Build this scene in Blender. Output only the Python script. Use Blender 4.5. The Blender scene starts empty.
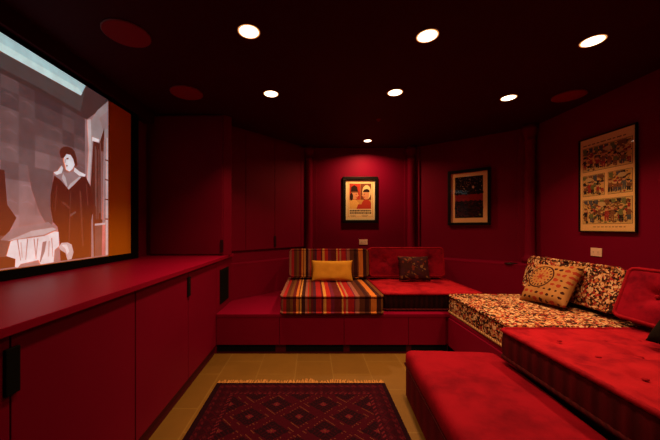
import bpy, bmesh, math, random
from mathutils import Vector, Matrix, noise
R = math.radians
PI = math.pi
sc = bpy.context.scene
COL = sc.collection

# ------------------------------------------------------------------ helpers
def lin(r, g, b):
    def f(c):
        c /= 255.0
        return c / 12.92 if c <= 0.04045 else ((c + 0.055) / 1.055) ** 2.4
    return (f(r), f(g), f(b), 1.0)

class NT:
    def __init__(self, name):
        self.mat = bpy.data.materials.new(name)
        self.mat.use_nodes = True
        self.t = self.mat.node_tree
        self.b = self.t.nodes['Principled BSDF']
        self.out = self.t.nodes['Material Output']
    def n(self, typ, **kw):
        x = self.t.nodes.new(typ)
        for k, v in kw.items():
            setattr(x, k, v)
        return x
    def link(self, a, b):
        self.t.links.new(a, b)
    def put(self, sock, v):
        if isinstance(v, bpy.types.NodeSocket):
            self.link(v, sock)
        else:
            sock.default_value = v
    def m(self, op, a, b=None, c=None, clamp=False):
        x = self.n('ShaderNodeMath', operation=op, use_clamp=clamp)
        self.put(x.inputs[0], a)
        if b is not None: self.put(x.inputs[1], b)
        if c is not None: self.put(x.inputs[2], c)
        return x.outputs[0]
    def obj(self):
        return self.n('ShaderNodeTexCoord').outputs['Object']
    def xyz(self, v):
        s = self.n('ShaderNodeSeparateXYZ'); self.link(v, s.inputs[0])
        return s.outputs[0], s.outputs[1], s.outputs[2]
    def comb(self, x, y, z=0.0):
        s = self.n('ShaderNodeCombineXYZ')
        self.put(s.inputs[0], x); self.put(s.inputs[1], y); self.put(s.inputs[2], z)
        return s.outputs[0]
    def noise(self, vec, scale, detail=2.0, rough=0.5):
        x = self.n('ShaderNodeTexNoise')
        self.link(vec, x.inputs['Vector'])
        x.inputs['Scale'].default_value = scale
        x.inputs['Detail'].default_value = detail
        x.inputs['Roughness'].default_value = rough
        return x.outputs['Fac'], x.outputs['Color']
    def voro(self, vec, scale, rnd=1.0, dims='3D', feature='F1'):
        x = self.n('ShaderNodeTexVoronoi', voronoi_dimensions=dims, feature=feature)
        self.link(vec, x.inputs['Vector'])
        x.inputs['Scale'].default_value = scale
        if 'Randomness' in x.inputs: x.inputs['Randomness'].default_value = rnd
        return x
    def ramp(self, fac, stops, interp='LINEAR'):
        x = self.n('ShaderNodeValToRGB')
        r = x.color_ramp; r.interpolation = interp
        while len(r.elements) < len(stops): r.elements.new(0.5)
        for e, (p, c) in zip(r.elements, stops):
            e.position = p; e.color = c if len(c) == 4 else (*c, 1)
        self.put(x.inputs[0], fac)
        return x.outputs[0]
    def mix(self, fac, a, b):
        x = self.n('ShaderNodeMix', data_type='RGBA')
        self.put(x.inputs[0], fac); self.put(x.inputs[6], a); self.put(x.inputs[7], b)
        return x.outputs[2]
    def base(self, v): self.put(self.b.inputs['Base Color'], v)
    def rough(self, v): self.put(self.b.inputs['Roughness'], v)
    def spec(self, v): self.b.inputs['Specular IOR Level'].default_value = v
    def sheen(self, w, r=0.4, tint=(1, 1, 1, 1)):
        self.b.inputs['Sheen Weight'].default_value = w
        self.b.inputs['Sheen Roughness'].default_value = r
        self.b.inputs['Sheen Tint'].default_value = tint
    def bump(self, h, strength=0.3, dist=0.005):
        x = self.n('ShaderNodeBump')
        x.inputs['Strength'].default_value = strength
        x.inputs['Distance'].default_value = dist
        self.link(h, x.inputs['Height'])
        self.link(x.outputs[0], self.b.inputs['Normal'])

def plain(name, col, rough=0.5, metal=0.0, spec=0.5):
    k = NT(name); k.base((*col[:3], 1)); k.rough(rough); k.spec(spec)
    k.b.inputs['Metallic'].default_value = metal
    return k.mat

def setp(o, label=None, cat=None, group=None, kind=None):
    if label: o['label'] = label
    if cat: o['category'] = cat
    if group: o['group'] = group
    if kind: o['kind'] = kind
    return o

def empty(name, loc, rot=(0, 0, 0), label=None, cat=None, group=None):
    o = bpy.data.objects.new(name, None); COL.objects.link(o)
    o.location = loc; o.rotation_euler = rot
    o.empty_display_size = 0.1
    return setp(o, label, cat, group)

def obj(name, bm, mats, parent=None, smooth=False, loc=None, rot=None):
    bmesh.ops.recalc_face_normals(bm, faces=bm.faces[:])
    me = bpy.data.meshes.new(name); bm.to_mesh(me); bm.free()
    if not isinstance(mats, (list, tuple)): mats = [mats]
    for m_ in mats: me.materials.append(m_)
    if smooth:
        for p in me.polygons: p.use_smooth = True
    o = bpy.data.objects.new(name, me); COL.objects.link(o)
    if parent is not None: o.parent = parent
    if loc: o.location = loc
    if rot: o.rotation_euler = rot
    return o

def struct(name, bm, mats, smooth=False):
    return setp(obj(name, bm, mats, smooth=smooth), kind='structure')

def B(): return bmesh.new()

def box(bm, x0, x1, y0, y1, z0, z1, bev=0.0, mi=0):
    vs = [bm.verts.new((x, y, z)) for z in (z0, z1) for y in (y0, y1) for x in (x0, x1)]
    fs = [(0, 1, 3, 2), (4, 6, 7, 5), (0, 4, 5, 1), (2, 3, 7, 6), (0, 2, 6, 4), (1, 5, 7, 3)]
    faces = [bm.faces.new([vs[i] for i in f]) for f in fs]
    for f in faces: f.material_index = mi
    if bev:
        es = list({e for f in faces for e in f.edges})
        r = bmesh.ops.bevel(bm, geom=es, offset=bev, segments=2, affect='EDGES', profile=0.6)
        for f in r['faces']: f.material_index = mi
    return bm

def prism(bm, pts, z0, z1, bev=0.0, mi=0):
    lo = [bm.verts.new((x, y, z0)) for x, y in pts]
    hi = [bm.verts.new((x, y, z1)) for x, y in pts]
    n = len(pts); faces = [bm.faces.new(lo[::-1]), bm.faces.new(hi)]
    for i in range(n):
        j = (i + 1) % n
        faces.append(bm.faces.new((lo[i], lo[j], hi[j], hi[i])))
    for f in faces: f.material_index = mi
    if bev:
        bmesh.ops.bevel(bm, geom=list({e for f in faces for e in f.edges}), offset=bev, segments=2, affect='EDGES', profile=0.6)
    return bm

def lathe(bm, prof, seg=32, cx=0, cy=0):
    rings = []
    for r, z in prof:
        rings.append([bm.verts.new((cx + r * math.cos(2 * PI * i / seg), cy + r * math.sin(2 * PI * i / seg), z)) for i in range(seg)])
    for a, b in zip(rings, rings[1:]):
        for i in range(seg):
            j = (i + 1) % seg
            bm.faces.new((a[i], a[j], b[j], b[i]))
    bm.faces.new(rings[0][::-1]); bm.faces.new(rings[-1])
    return bm

def tube(bm, pts, r, closed=True, seg=8, wob=0.0):
    n = len(pts); rings = []
    for i, p in enumerate(pts):
        p = Vector(p)
        a = Vector(pts[i - 1]) if (closed or i > 0) else p
        c = Vector(pts[(i + 1) % n]) if (closed or i < n - 1) else p
        t = (c - a).normalized()
        u = t.cross(Vector((0, 0, 1)))
        if u.length < 1e-4: u = t.cross(Vector((0, 1, 0)))
        u.normalize(); w = u.cross(t).normalized()
        rr = r * (1 + wob * math.sin(i * 2.6))
        rings.append([bm.verts.new(p + (u * math.cos(2 * PI * k / seg) + w * math.sin(2 * PI * k / seg)) * rr) for k in range(seg)])
    for i in range(n if closed else n - 1):
        a, b = rings[i], rings[(i + 1) % n]
        for k in range(seg):
            l = (k + 1) % seg
            bm.faces.new((a[k], a[l], b[l], b[k]))
    if not closed:
        bm.faces.new(rings[0][::-1]); bm.faces.new(rings[-1])
    return bm

def poly(bm, pts, z, mi=0):
    f = bm.faces.new([bm.verts.new((x, y, z)) for x, y in pts]); f.material_index = mi

def rect(bm, x0, x1, y0, y1, z, mi=0):
    poly(bm, [(x0, y0), (x1, y0), (x1, y1), (x0, y1)], z, mi)

def ell(bm, cx, cy, rx, ry, z, mi=0, n=18):
    poly(bm, [(cx + rx * math.cos(2 * PI * i / n), cy + ry * math.sin(2 * PI * i / n)) for i in range(n)], z, mi)

# ------------------------------------------------------------------ materials
def paint(name, col, rough=0.42, spec=0.35):
    k = NT(name); o = k.obj()
    f, _ = k.noise(o, 3.0, 3)
    d = (col[0] * 0.88, col[1] * 0.88, col[2] * 0.88, 1)
    k.base(k.mix(f, d, (col[0] * 1.1, col[1] * 1.1, col[2] * 1.1, 1)))
    k.rough(rough); k.spec(spec)
    g, _ = k.noise(o, 140.0, 2)
    k.bump(g, 0.06, 0.002)
    return k.mat

RED = (0.178, 0.0005, 0.022)
M_wall = paint('red_wall_paint', RED, 0.6, 0.07)
M_cab = paint('red_cabinet_lacquer', RED, 0.5, 0.10)
M_top = paint('red_counter_lacquer', (0.25, 0.0012, 0.028), 0.42, 0.10)
M_ceil = paint('dark_red_ceiling_paint', (0.044, 0.0006, 0.006), 0.7, 0.08)
M_spk = paint('red_speaker_mesh', (0.25, 0.014, 0.022), 0.7, 0.05)
M_plinth = paint('dark_red_plinth', (0.06, 0.001, 0.008), 0.6, 0.15)  # plinths in a darker red than the cabinets
M_black = plain('black_lacquer', (0.006, 0.005, 0.005), 0.4)
M_void = plain('matt_black', (0.003, 0.003, 0.003), 0.9, 0, 0.1)
M_frame = plain('black_frame_wood', (0.004, 0.002, 0.002), 0.45, 0, 0.2)
M_dkpull = plain('dark_red_pull', (0.03, 0.001, 0.005), 0.5, 0, 0.2)
M_ring = plain('downlight_trim', (0.18, 0.01, 0.012), 0.5)

def floor_mat():
    k = NT('tan_stone_tile'); o = k.obj()
    x, y, z = k.xyz(o)
    v = k.comb(k.m('ADD', y, 0.12), k.m('SUBTRACT', x, 0.172))
    br = k.n('ShaderNodeTexBrick'); k.link(v, br.inputs['Vector'])
    br.offset = 0.5
    for nme, val in (('Scale', 1.0), ('Brick Width', 0.46), ('Row Height', 0.31), ('Mortar Size', 0.004), ('Mortar Smooth', 0.2), ('Bias', 0.0)):
        br.inputs[nme].default_value = val
    br.inputs['Color1'].default_value = (0.175, 0.086, 0.013, 1)
    br.inputs['Color2'].default_value = (0.140, 0.067, 0.010, 1)
    br.inputs['Mortar'].default_value = (0.22, 0.125, 0.030, 1)
    f, _ = k.noise(o, 6.0, 6, 0.6)
    k.base(k.mix(k.m('MULTIPLY', f, 0.6), br.outputs['Color'], (0.08, 0.040, 0.006, 1)))
    k.rough(0.5); k.spec(0.3)
    k.bump(br.outputs['Fac'], -0.3, 0.003)
    return k.mat
M_floor = floor_mat()

def velvet(name, c1, c2, scale=5.0, sheen=0.35):
    k = NT(name); o = k.obj()
    f, _ = k.noise(o, scale, 4, 0.62)
    g, _ = k.noise(o, scale * 3.3, 3, 0.6)
    t = k.m('ADD', k.m('MULTIPLY', f, 0.75), k.m('MULTIPLY', g, 0.25))
    k.base(k.ramp(t, [(0.34, (*c1, 1)), (0.52, (*c2, 1)), (0.70, tuple(min(1, v * 1.15) for v in c2) + (1,))]))
    k.rough(0.8); k.spec(0.05)
    k.sheen(sheen, 0.35, (1, 0.08, 0.1, 1))
    h, _ = k.noise(o, 420.0, 2)
    k.bump(k.m('ADD', k.m('MULTIPLY', h, 0.25), f), 0.35, 0.006)
    return k.mat
M_velvet = velvet('red_velvet', (0.14, 0.0015, 0.011), (0.32, 0.007, 0.018), 4.5, 0.05)
M_velvet2 = velvet('crimson_ottoman_velvet', (0.115, 0.0008, 0.008), (0.20, 0.0022, 0.012), 3.5, 0.04)
M_velback = velvet('crimson_back_velvet', (0.10, 0.0008, 0.011), (0.24, 0.0025, 0.017), 5.0, 0.04)
M_velroll = velvet('red_velvet_piping', (0.15, 0.002, 0.010), (0.25, 0.004, 0.014), 12.0, 0.08)

def seamed(name, c1, c2, per):
    k = NT(name); o = k.obj(); x, y, z = k.xyz(o)
    s = k.m('SINE', k.m('MULTIPLY', k.m('ADD', x, y), 2 * PI / per))
    f, _ = k.noise(o, 9, 3)
    k.base(k.mix(k.m('MULTIPLY_ADD', s, 0.3, k.m('MULTIPLY', f, 0.8)), (*c1, 1), (*c2, 1)))
    k.rough(0.85); k.spec(0.1)
    k.bump(s, 0.2, 0.005)
    return k.mat
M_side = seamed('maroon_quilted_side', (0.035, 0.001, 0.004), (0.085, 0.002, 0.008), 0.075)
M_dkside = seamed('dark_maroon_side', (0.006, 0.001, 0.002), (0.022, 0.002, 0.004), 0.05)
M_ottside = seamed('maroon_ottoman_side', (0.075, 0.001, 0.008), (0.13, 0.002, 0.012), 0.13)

def stripes():
    k = NT('kilim_stripe'); o = k.obj(); x, y, z = k.xyz(o)
    tan = (0.50, 0.22, 0.13); cr = (0.42, 0.012, 0.02); mar = (0.12, 0.008, 0.015); brn = (0.10, 0.030, 0.015)
    olv = (0.19, 0.075, 0.02); org = (0.72, 0.22, 0.04); blk = (0.02, 0.008, 0.010); nav = (0.06, 0.015, 0.05)
    prp = (0.16, 0.012, 0.06); yel = (0.75, 0.36, 0.09); red = (0.52, 0.022, 0.018); mau = (0.34, 0.12, 0.10)
    seq = [(0, mau), (.03, cr), (.06, brn), (.095, olv), (.125, mar), (.155, org), (.178, brn), (.188, yel), (.205, blk),
           (.24, mau), (.262, red), (.275, olv), (.295, mar), (.32, nav), (.345, cr), (.395, mar), (.415, yel), (.442, red),
           (.485, prp), (.52, mar), (.592, yel), (.607, red), (.632, tan), (.652, cr), (.71, prp), (.722, mau), (.758, brn),
           (.81, blk), (.85, brn), (.87, org), (.922, blk), (.965, olv)]
    u = k.m('ADD', k.m('DIVIDE', x, 0.99), 0.5)
    col = k.ramp(u, [(p, (*c, 1)) for p, c in seq], 'CONSTANT')
    f, _ = k.noise(k.comb(k.m('MULTIPLY', x, 260.0), k.m('MULTIPLY', y, 8.0), k.m('MULTIPLY', z, 8.0)), 1.0, 2)
    k.base(k.mix(k.m('MULTIPLY_ADD', f, 0.55, 0.08), col, (0.07, 0.012, 0.012, 1)))
    k.rough(0.9); k.spec(0.1)
    g, _ = k.noise(o, 300, 2)
    k.bump(g, 0.3, 0.003)
    return k.mat
M_stripe = stripes()

def floral(name):
    k = NT(name); o = k.obj()
    _, dc = k.noise(o, 16.0, 2)
    va = k.n('ShaderNodeVectorMath', operation='MULTIPLY_ADD')
    k.link(dc, va.inputs[0]); va.inputs[1].default_value = (0.035, 0.035, 0.035); k.link(o, va.inputs[2])
    p = va.outputs[0]
    v1 = k.voro(p, 12.0, 0.8)
    v2 = k.voro(p, 82.0, 1.0)
    v3 = k.voro(p, 31.0, 1.0)
    c1 = k.n('ShaderNodeSeparateColor'); k.link(v1.outputs['Color'], c1.inputs[0])
    c2 = k.n('ShaderNodeSeparateColor'); k.link(v2.outputs['Color'], c2.inputs[0])
    c3 = k.n('ShaderNodeSeparateColor'); k.link(v3.outputs['Color'], c3.inputs[0])
    dk = (0.028, 0.010, 0.009, 1); crm = (0.54, 0.30, 0.165, 1); pale = (0.64, 0.42, 0.26, 1); rd = (0.33, 0.026, 0.022, 1); och = (0.42, 0.15, 0.05, 1); brn = (0.12, 0.028, 0.018, 1)
    fine = k.ramp(c2.outputs[0], [(0, dk), (.32, crm), (.48, brn), (.60, och), (.70, pale), (.84, rd)], 'CONSTANT')
    leaf = k.ramp(c3.outputs[0], [(0, dk), (.30, och), (.44, rd), (.56, crm), (.72, brn), (.84, pale)], 'CONSTANT')
    flower = k.ramp(c1.outputs[0], [(0, pale), (.36, rd), (.54, crm), (.74, och), (.88, pale)], 'CONSTANT')
    d = v1.outputs['Distance']
    col = k.mix(k.m('LESS_THAN', v3.outputs['Distance'], k.m('MULTIPLY_ADD', c3.outputs[1], 0.35, 0.12)), fine, leaf)
    petal = k.m('LESS_THAN', k.m('ADD', d, k.m('MULTIPLY', v3.outputs['Distance'], 0.25)), k.m('MULTIPLY_ADD', c1.outputs[2], 0.28, 0.18))
    col = k.mix(k.m('MULTIPLY', petal, k.m('MULTIPLY_ADD', c2.outputs[1], 0.5, 0.4)), col, flower)
    col = k.mix(k.m('LESS_THAN', d, 0.10), col, k.ramp(c1.outputs[1], [(0, rd), (.5, dk), (.75, och)], 'CONSTANT'))
    big, _ = k.noise(o, 8.0, 2)
    col = k.mix(k.m('MULTIPLY', k.m('GREATER_THAN', big, 0.56), k.m('LESS_THAN', c2.outputs[2], 0.55)), col, dk)
    k.base(col); k.rough(0.85); k.spec(0.08)
    k.bump(k.m('ADD', d, v2.outputs['Distance']), 0.35, 0.006)
    return k.mat
M_floral = floral('floral_brocade')

def rolled(name, a, b, per=0.03):
    k = NT(name); o = k.obj(); x, y, z = k.xyz(o)
    s = k.m('SINE', k.m('MULTIPLY', k.m('ADD', k.m('ADD', x, y), z), 2 * PI / per))
    f, _ = k.noise(o, 60, 3)
    k.base(k.mix(k.m('ADD', k.m('MULTIPLY', s, 0.3), f, clamp=True), (*a, 1), (*b, 1)))
    k.rough(0.85); k.spec(0.1)
    return k.mat
M_florroll = rolled('floral_rolled_edge', (0.10, 0.03, 0.015), (0.55, 0.33, 0.16), 0.03)
M_dkroll = rolled('dark_red_rolled_edge', (0.02, 0.001, 0.003), (0.06, 0.002, 0.006), 0.04)

def cloth(name, a, b, scale=8.0):
    k = NT(name); o = k.obj()
    f, _ = k.noise(o, scale, 4)
    k.base(k.mix(f, (*a, 1), (*b, 1)))
    k.rough(0.85); k.spec(0.12)
    x, y, z = k.xyz(o)
    w = k.m('ADD', k.m('SINE', k.m('MULTIPLY', x, 1500.0)), k.m('SINE', k.m('MULTIPLY', y, 1500.0)))
    k.bump(k.m('ADD', k.m('MULTIPLY', w, 0.1), f), 0.3, 0.006)
    return k.mat
M_mustard = cloth('mustard_linen', (0.48, 0.22, 0.022), (0.66, 0.31, 0.035), 14.0)

def darkpattern():
    k = NT('dark_embroidered_cloth'); o = k.obj(); x, y, z = k.xyz(o)
    v = k.voro(o, 34, 0.7); c = k.n('ShaderNodeSeparateColor'); k.link(v.outputs['Color'], c.inputs[0])
    s = k.m('SINE', k.m('MULTIPLY', k.m('ADD', k.m('MULTIPLY', x, 0.55), y), 72.0))
    a = k.ramp(c.outputs[0], [(0, (0.035, 0.005, 0.006, 1)), (.45, (0.12, 0.016, 0.010, 1)), (.62, (0.04, 0.006, 0.014, 1)), (.9, (0.16, 0.07, 0.03, 1))], 'CONSTANT')
    f, _ = k.noise(o, 5, 2)
    k.base(k.mix(k.m('GREATER_THAN', k.m('MULTIPLY', s, f), 0.38), a, (0.03, 0.005, 0.012, 1)))
    k.rough(0.8); k.spec(0.15)
    return k.mat
M_dkpat = darkpattern()
M_blackcloth = cloth('black_cloth', (0.0025, 0.001, 0.001), (0.006, 0.002, 0.002), 12.0)

def suzani():
    k = NT('tan_embroidered_cloth'); o = k.obj(); x, y, z = k.xyz(o)
    f, _ = k.noise(o, 12, 3)
    base = k.mix(f, (0.24, 0.105, 0.032, 1), (0.42, 0.205, 0.075, 1))
    dk = (0.035, 0.007, 0.008, 1); rd = (0.26, 0.03, 0.016, 1)
    mx = k.m('ADD', x, 0.062); my = k.m('ADD', y, -0.03)
    r = k.m('SQRT', k.m('ADD', k.m('MULTIPLY', mx, mx), k.m('MULTIPLY', my, my)))
    th = k.m('ARCTAN2', my, mx)
    # loose sprigs outside the medallion
    g = 0.047
    u = k.m('DIVIDE', x, g); w = k.m('DIVIDE', y, g)
    fu = k.m('SUBTRACT', k.m('FRACT', u), 0.5); fw = k.m('SUBTRACT', k.m('FRACT', w), 0.5)
    wn = k.n('ShaderNodeTexWhiteNoise', noise_dimensions='2D'); k.link(k.comb(k.m('FLOOR', u), k.m('FLOOR', w)), wn.inputs['Vector'])
    ds = k.m('SQRT', k.m('ADD', k.m('MULTIPLY', fu, fu), k.m('MULTIPLY', k.m('MULTIPLY', fw, fw), 1.7)))
    nz, _ = k.noise(o, 70, 2)
    sprig = k.m('LESS_THAN', k.m('ADD', ds, k.m('MULTIPLY', k.m('SUBTRACT', nz, 0.5), 0.5)), k.m('MULTIPLY_ADD', wn.outputs['Value'], 0.24, 0.18))
    sprig = k.m('MULTIPLY', sprig, k.m('GREATER_THAN', r, 0.112))
    col = k.mix(sprig, base, k.mix(k.m('GREATER_THAN', wn.outputs['Value'], 0.55), dk, rd))
    # medallion : outline ring, ring of beads, inner star
    ring = k.m('LESS_THAN', k.m('ABSOLUTE', k.m('SUBTRACT', r, 0.102)), 0.006)
    bead = k.m('MULTIPLY', k.m('LESS_THAN', k.m('ABSOLUTE', k.m('SUBTRACT', r, 0.082)), 0.009), k.m('GREATER_THAN', k.m('SINE', k.m('MULTIPLY', th, 18.0)), 0.2))
    star = k.m('LESS_THAN', r, k.m('MULTIPLY_ADD', k.m('SINE', k.m('MULTIPLY', th, 6.0)), 0.012, 0.024))
    inner = k.m('MULTIPLY', k.m('LESS_THAN', k.m('ABSOLUTE', k.m('SUBTRACT', r, 0.055)), 0.007), k.m('GREATER_THAN', k.m('SINE', k.m('MULTIPLY', th, 10.0)), 0.3))
    col = k.mix(ring, col, dk); col = k.mix(bead, col, dk); col = k.mix(star, col, rd); col = k.mix(inner, col, rd)
    k.base(col); k.rough(0.85); k.spec(0.12)
    k.bump(k.m('ADD', sprig, k.m('ADD', ring, bead)), 0.3, 0.003)
    return k.mat
M_suzani = suzani()

RW, RL = 1.29, 1.94
def rug_mat():
    k = NT('knotted_wool_pile'); o = k.obj(); x, y, z = k.xyz(o)
    kn = 0.0075
    xs = k.m('MULTIPLY', k.m('FLOOR', k.m('DIVIDE', x, kn)), kn)
    ys = k.m('MULTIPLY', k.m('FLOOR', k.m('DIVIDE', y, kn)), kn)
    red = (0.036, 0.0012, 0.007, 1); blk = (0.006, 0.002, 0.006, 1); lt = (0.125, 0.034, 0.018, 1); pk = (0.10, 0.009, 0.018, 1); mid = (0.018, 0.0015, 0.006, 1)
    tw = k.m('SUBTRACT', ys, RL / 2)
    def cell(s, p, ph=0.0):
        return k.m('FRACT', k.m('ADD', k.m('DIVIDE', s, p), ph))
    fx = k.m('ABSOLUTE', k.m('SUBTRACT', cell(xs, 0.315, 0.5), 0.5)); fy = k.m('ABSOLUTE', k.m('SUBTRACT', cell(tw, 0.262, 0.06), 0.5))
    d = k.m('ADD', fx, fy)
    e = k.m('MINIMUM', d, k.m('SUBTRACT', 1.0, d))
    wv, _ = k.noise(o, 90, 2)
    dash = k.m('GREATER_THAN', k.m('SINE', k.m('MULTIPLY', k.m('ADD', xs, ys), 2 * PI / 0.030)), 0.25)
    rim = k.m('LESS_THAN', k.m('ABSOLUTE', k.m('SUBTRACT', e, 0.395)), 0.032)
    side = k.m('GREATER_THAN', k.m('ABSOLUTE', k.m('SUBTRACT', fx, 0.25)), 0.05)
    col = k.mix(k.m('LESS_THAN', e, 0.33), red, blk)
    wing = k.m('MULTIPLY', k.m('LESS_THAN', e, 0.30), k.m('GREATER_THAN', k.m('SINE', k.m('MULTIPLY', k.m('ADD', k.m('ABSOLUTE', fx), k.m('MULTIPLY', fy, -1.0)), 60.0)), 0.75))
    col = k.mix(k.m('MULTIPLY', wing, 0.8), col, red)
    col = k.mix(k.m('MULTIPLY', k.m('MULTIPLY', rim, dash), side), col, lt)
    core = k.m('LESS_THAN', e, 0.09)
    col = k.mix(core, col, pk)
    col = k.mix(k.m('LESS_THAN', e, 0.028), col, lt)
    # border bands
    b = k.m('MINIMUM', k.m('SUBTRACT', RW / 2, k.m('ABSOLUTE', xs)), k.m('SUBTRACT', RL / 2, k.m('ABSOLUTE', ys)))
    gx = k.m('ABSOLUTE', k.m('SUBTRACT', cell(xs, 0.076, 0.5), 0.5)); gy = k.m('ABSOLUTE', k.m('SUBTRACT', cell(ys, 0.076, 0.5), 0.5))
    gd = k.m('ADD', gx, gy)
    bc = k.mix(k.m('LESS_THAN', k.m('ABSOLUTE', k.m('SUBTRACT', gd, 0.42)), 0.09), mid, red)
    bc = k.mix(k.m('LESS_THAN', gd, 0.2), bc, k.mix(0.45, mid, pk))
    tick = k.m('MULTIPLY', k.m('LESS_THAN', k.m('ABSOLUTE', k.m('SUBTRACT', b, 0.15)), 0.009), k.m('GREATER_THAN', k.m('SINE', k.m('MULTIPLY', k.m('SUBTRACT', xs, ys), 2 * PI / 0.034)), 0.2))
    bc = k.mix(tick, bc, pk)
    tick2 = k.m('MULTIPLY', k.m('LESS_THAN', k.m('ABSOLUTE', k.m('SUBTRACT', b, 0.055)), 0.009), k.m('GREATER_THAN', k.m('SINE', k.m('MULTIPLY', k.m('ADD', xs, ys), 2 * PI / 0.05)), 0.3))
    bc = k.mix(tick2, bc, k.mix(0.5, red, pk))
    bc = k.mix(k.m('LESS_THAN', b, 0.03), bc, blk)
    col = k.mix(k.m('LESS_THAN', b, 0.165), col, bc)
    col = k.mix(k.m('MULTIPLY', wv, 0.7), col, mid)
    k.base(col); k.rough(0.95); k.spec(0.05)
    k.bump(wv, 0.5, 0.006)
    return k.mat
M_rug = rug_mat()
M_fringe = cloth('cotton_fringe', (0.30, 0.13, 0.035), (0.52, 0.25, 0.08), 40.0)
M_plate = plain('cream_plastic', (0.92, 0.62, 0.48), 0.5, 0, 0.2)

def emis(name, col, st, base=(0.8, 0.8, 0.8)):
    k = NT(name); k.base((*base, 1)); k.rough(0.8); k.spec(0.0)
    k.b.inputs['Emission Color'].default_value = col
    k.b.inputs['Emission Strength'].default_value = st
    return k.mat
M_lens = emis('downlight_glow', (1.0, 0.80, 0.56, 1), 6.0)
M_refl = emis('downlight_reflector_glow', (1.0, 0.42, 0.12, 1), 0.9)

def glass():
    k = NT('picture_glass')
    t = k.n('ShaderNodeBsdfTransparent'); g = k.n('ShaderNodeBsdfGlossy'); g.inputs['Roughness'].default_value = 0.03
    lw = k.n('ShaderNodeLayerWeight'); lw.inputs['Blend'].default_value = 0.5
    fac = k.m('MULTIPLY_ADD', k.m('POWER', lw.outputs['Facing'], 5.0), 0.55, 0.012)
    mx = k.n('ShaderNodeMixShader')
    k.link(fac, mx.inputs[0]); k.link(t.outputs[0], mx.inputs[1]); k.link(g.outputs[0], mx.inputs[2])
    k.link(mx.outputs[0], k.out.inputs['Surface'])
    return k.mat
M_glass = glass()

# ------------------------------------------------------------------ room shell
H = 2.40
XL, XR = -1.75, 2.62
P0 = (-0.98, 3.40); P1 = (-0.06, 4.40); P2 = (1.50, 4.40); P3 = (XR, 3.50)
YF = -1.6
struct('floor', prism(B(), [(XL - .1, YF - .1), (XR + .1, YF - .1), (XR + .1, 4.6), (XL - .1, 4.6)], -0.1, 0.0), M_floor)
struct('ceiling', prism(B(), [(XL - .1, YF - .1), (XR + .1, YF - .1), (XR + .1, 4.6), (XL - .1, 4.6)], H, H + 0.1), M_ceil)

def wallseg(name, a, b, t=0.1):
    a = Vector(a); b = Vector(b); d = (b - a).normalized(); n = Vector((-d.y, d.x))
    pts = [a, b, b + n * t, a + n * t]
    return struct(name, prism(B(), [(p.x, p.y) for p in pts], 0, H), M_wall)
wallseg('wall_left', (XL, YF), (XL, 3.60))
wallseg('wall_back_left', (-1.75, 3.56), P0)
wallseg('wall_back_angled', P0, P1)
wallseg('wall_back', P1, P2)
wallseg('wall_back_right', P2, P3)
wallseg('wall_right', P3, (XR, YF))
wallseg('wall_front', (XR, YF), (XL, YF))

# soffit that hides the top edge of the screen
struct('trim_1', box(B(), XL, -1.645, YF, 3.06, 2.286, H, 0.004), M_ceil)

# engaged columns with capitals at the corners of the bay
for i, (cx, cy) in enumerate([(-0.045, 4.335), (1.465, 4.335), (2.555, 3.44)]):
    bm = B()
    r = 0.054
    lathe(bm, [(r * 1.45, 0.79), (r * 1.45, 0.84), (r * 1.15, 0.87), (r, 0.90), (r * 0.96, 2.20), (r * 1.1, 2.21), (r * 1.1, 2.235), (r * 0.98, 2.245),
               (r * 1.05, 2.28), (r * 1.45, 2.33), (r * 1.5, 2.345), (r * 1.5, 2.398)], 28, cx, cy)
    struct('trim_%d' % (i + 2), bm, M_wall, smooth=True)
# flat pilaster strip beside every column
def strip(name, a, b, s0, s1, t=0.03):
    a = Vector(a); b = Vector(b); L = (b - a).length; d = (b - a) / L; n = Vector((d.y, -d.x))
    p = [a + d * s0, a + d * s1, a + d * s1 + n * t, a + d * s0 + n * t]
    return struct(name, prism(B(), [(v.x, v.y) for v in p], 0.78, H - 0.001, 0.003), M_wall)
strip('trim_5', P1, P2, 0.0, 0.13); strip('trim_6', P1, P2, 1.44, 1.56)
strip('trim_7', P2, P3, 0.0, 0.12); strip('trim_8', P2, P3, 1.30, 1.42)

# low panelled ledge that runs round behind the seats
LZ = 0.79
def ledge(name, pts):
    bm = B(); prism(bm, pts, 0.0, LZ - 0.025)
    c = Vector((sum(p[0] for p in pts) / len(pts), sum(p[1] for p in pts) / len(pts)))
    prism(bm, pts, LZ - 0.025, LZ, 0.003)
    return struct(name, bm, M_wall)
LA = (-0.95, 3.29); LB = (-0.10, 4.16); LC = (1.42, 4.16); LD = (2.44, 3.20)
ledge('trim_9', [LA, LB, (-0.06, 4.395), (-0.975, 3.40)])
ledge('trim_10', [LB, LC, (1.50, 4.395), (-0.06, 4.395)])
ledge('trim_11', [LC, LD, (2.615, 3.50), (1.50, 4.395)])
ledge('trim_12', [(2.44, YF + .01), (2.615, YF + .01), (2.615, 3.50), LD])

# black oval cable port on the ledge
o = obj('cable_port', lathe(B(), [(0.062, 0), (0.072, 0.001), (0.072, 0.005), (0.055, 0.007), (0.05, 0.004)], 32), M_black, smooth=True)
o.location = (2.30, 3.39, LZ + 0.0005); o.scale = (1.0, 0.75, 1)
setp(o, 'black oval cable port set in the ledge below the dark red print', 'cable port')

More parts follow.
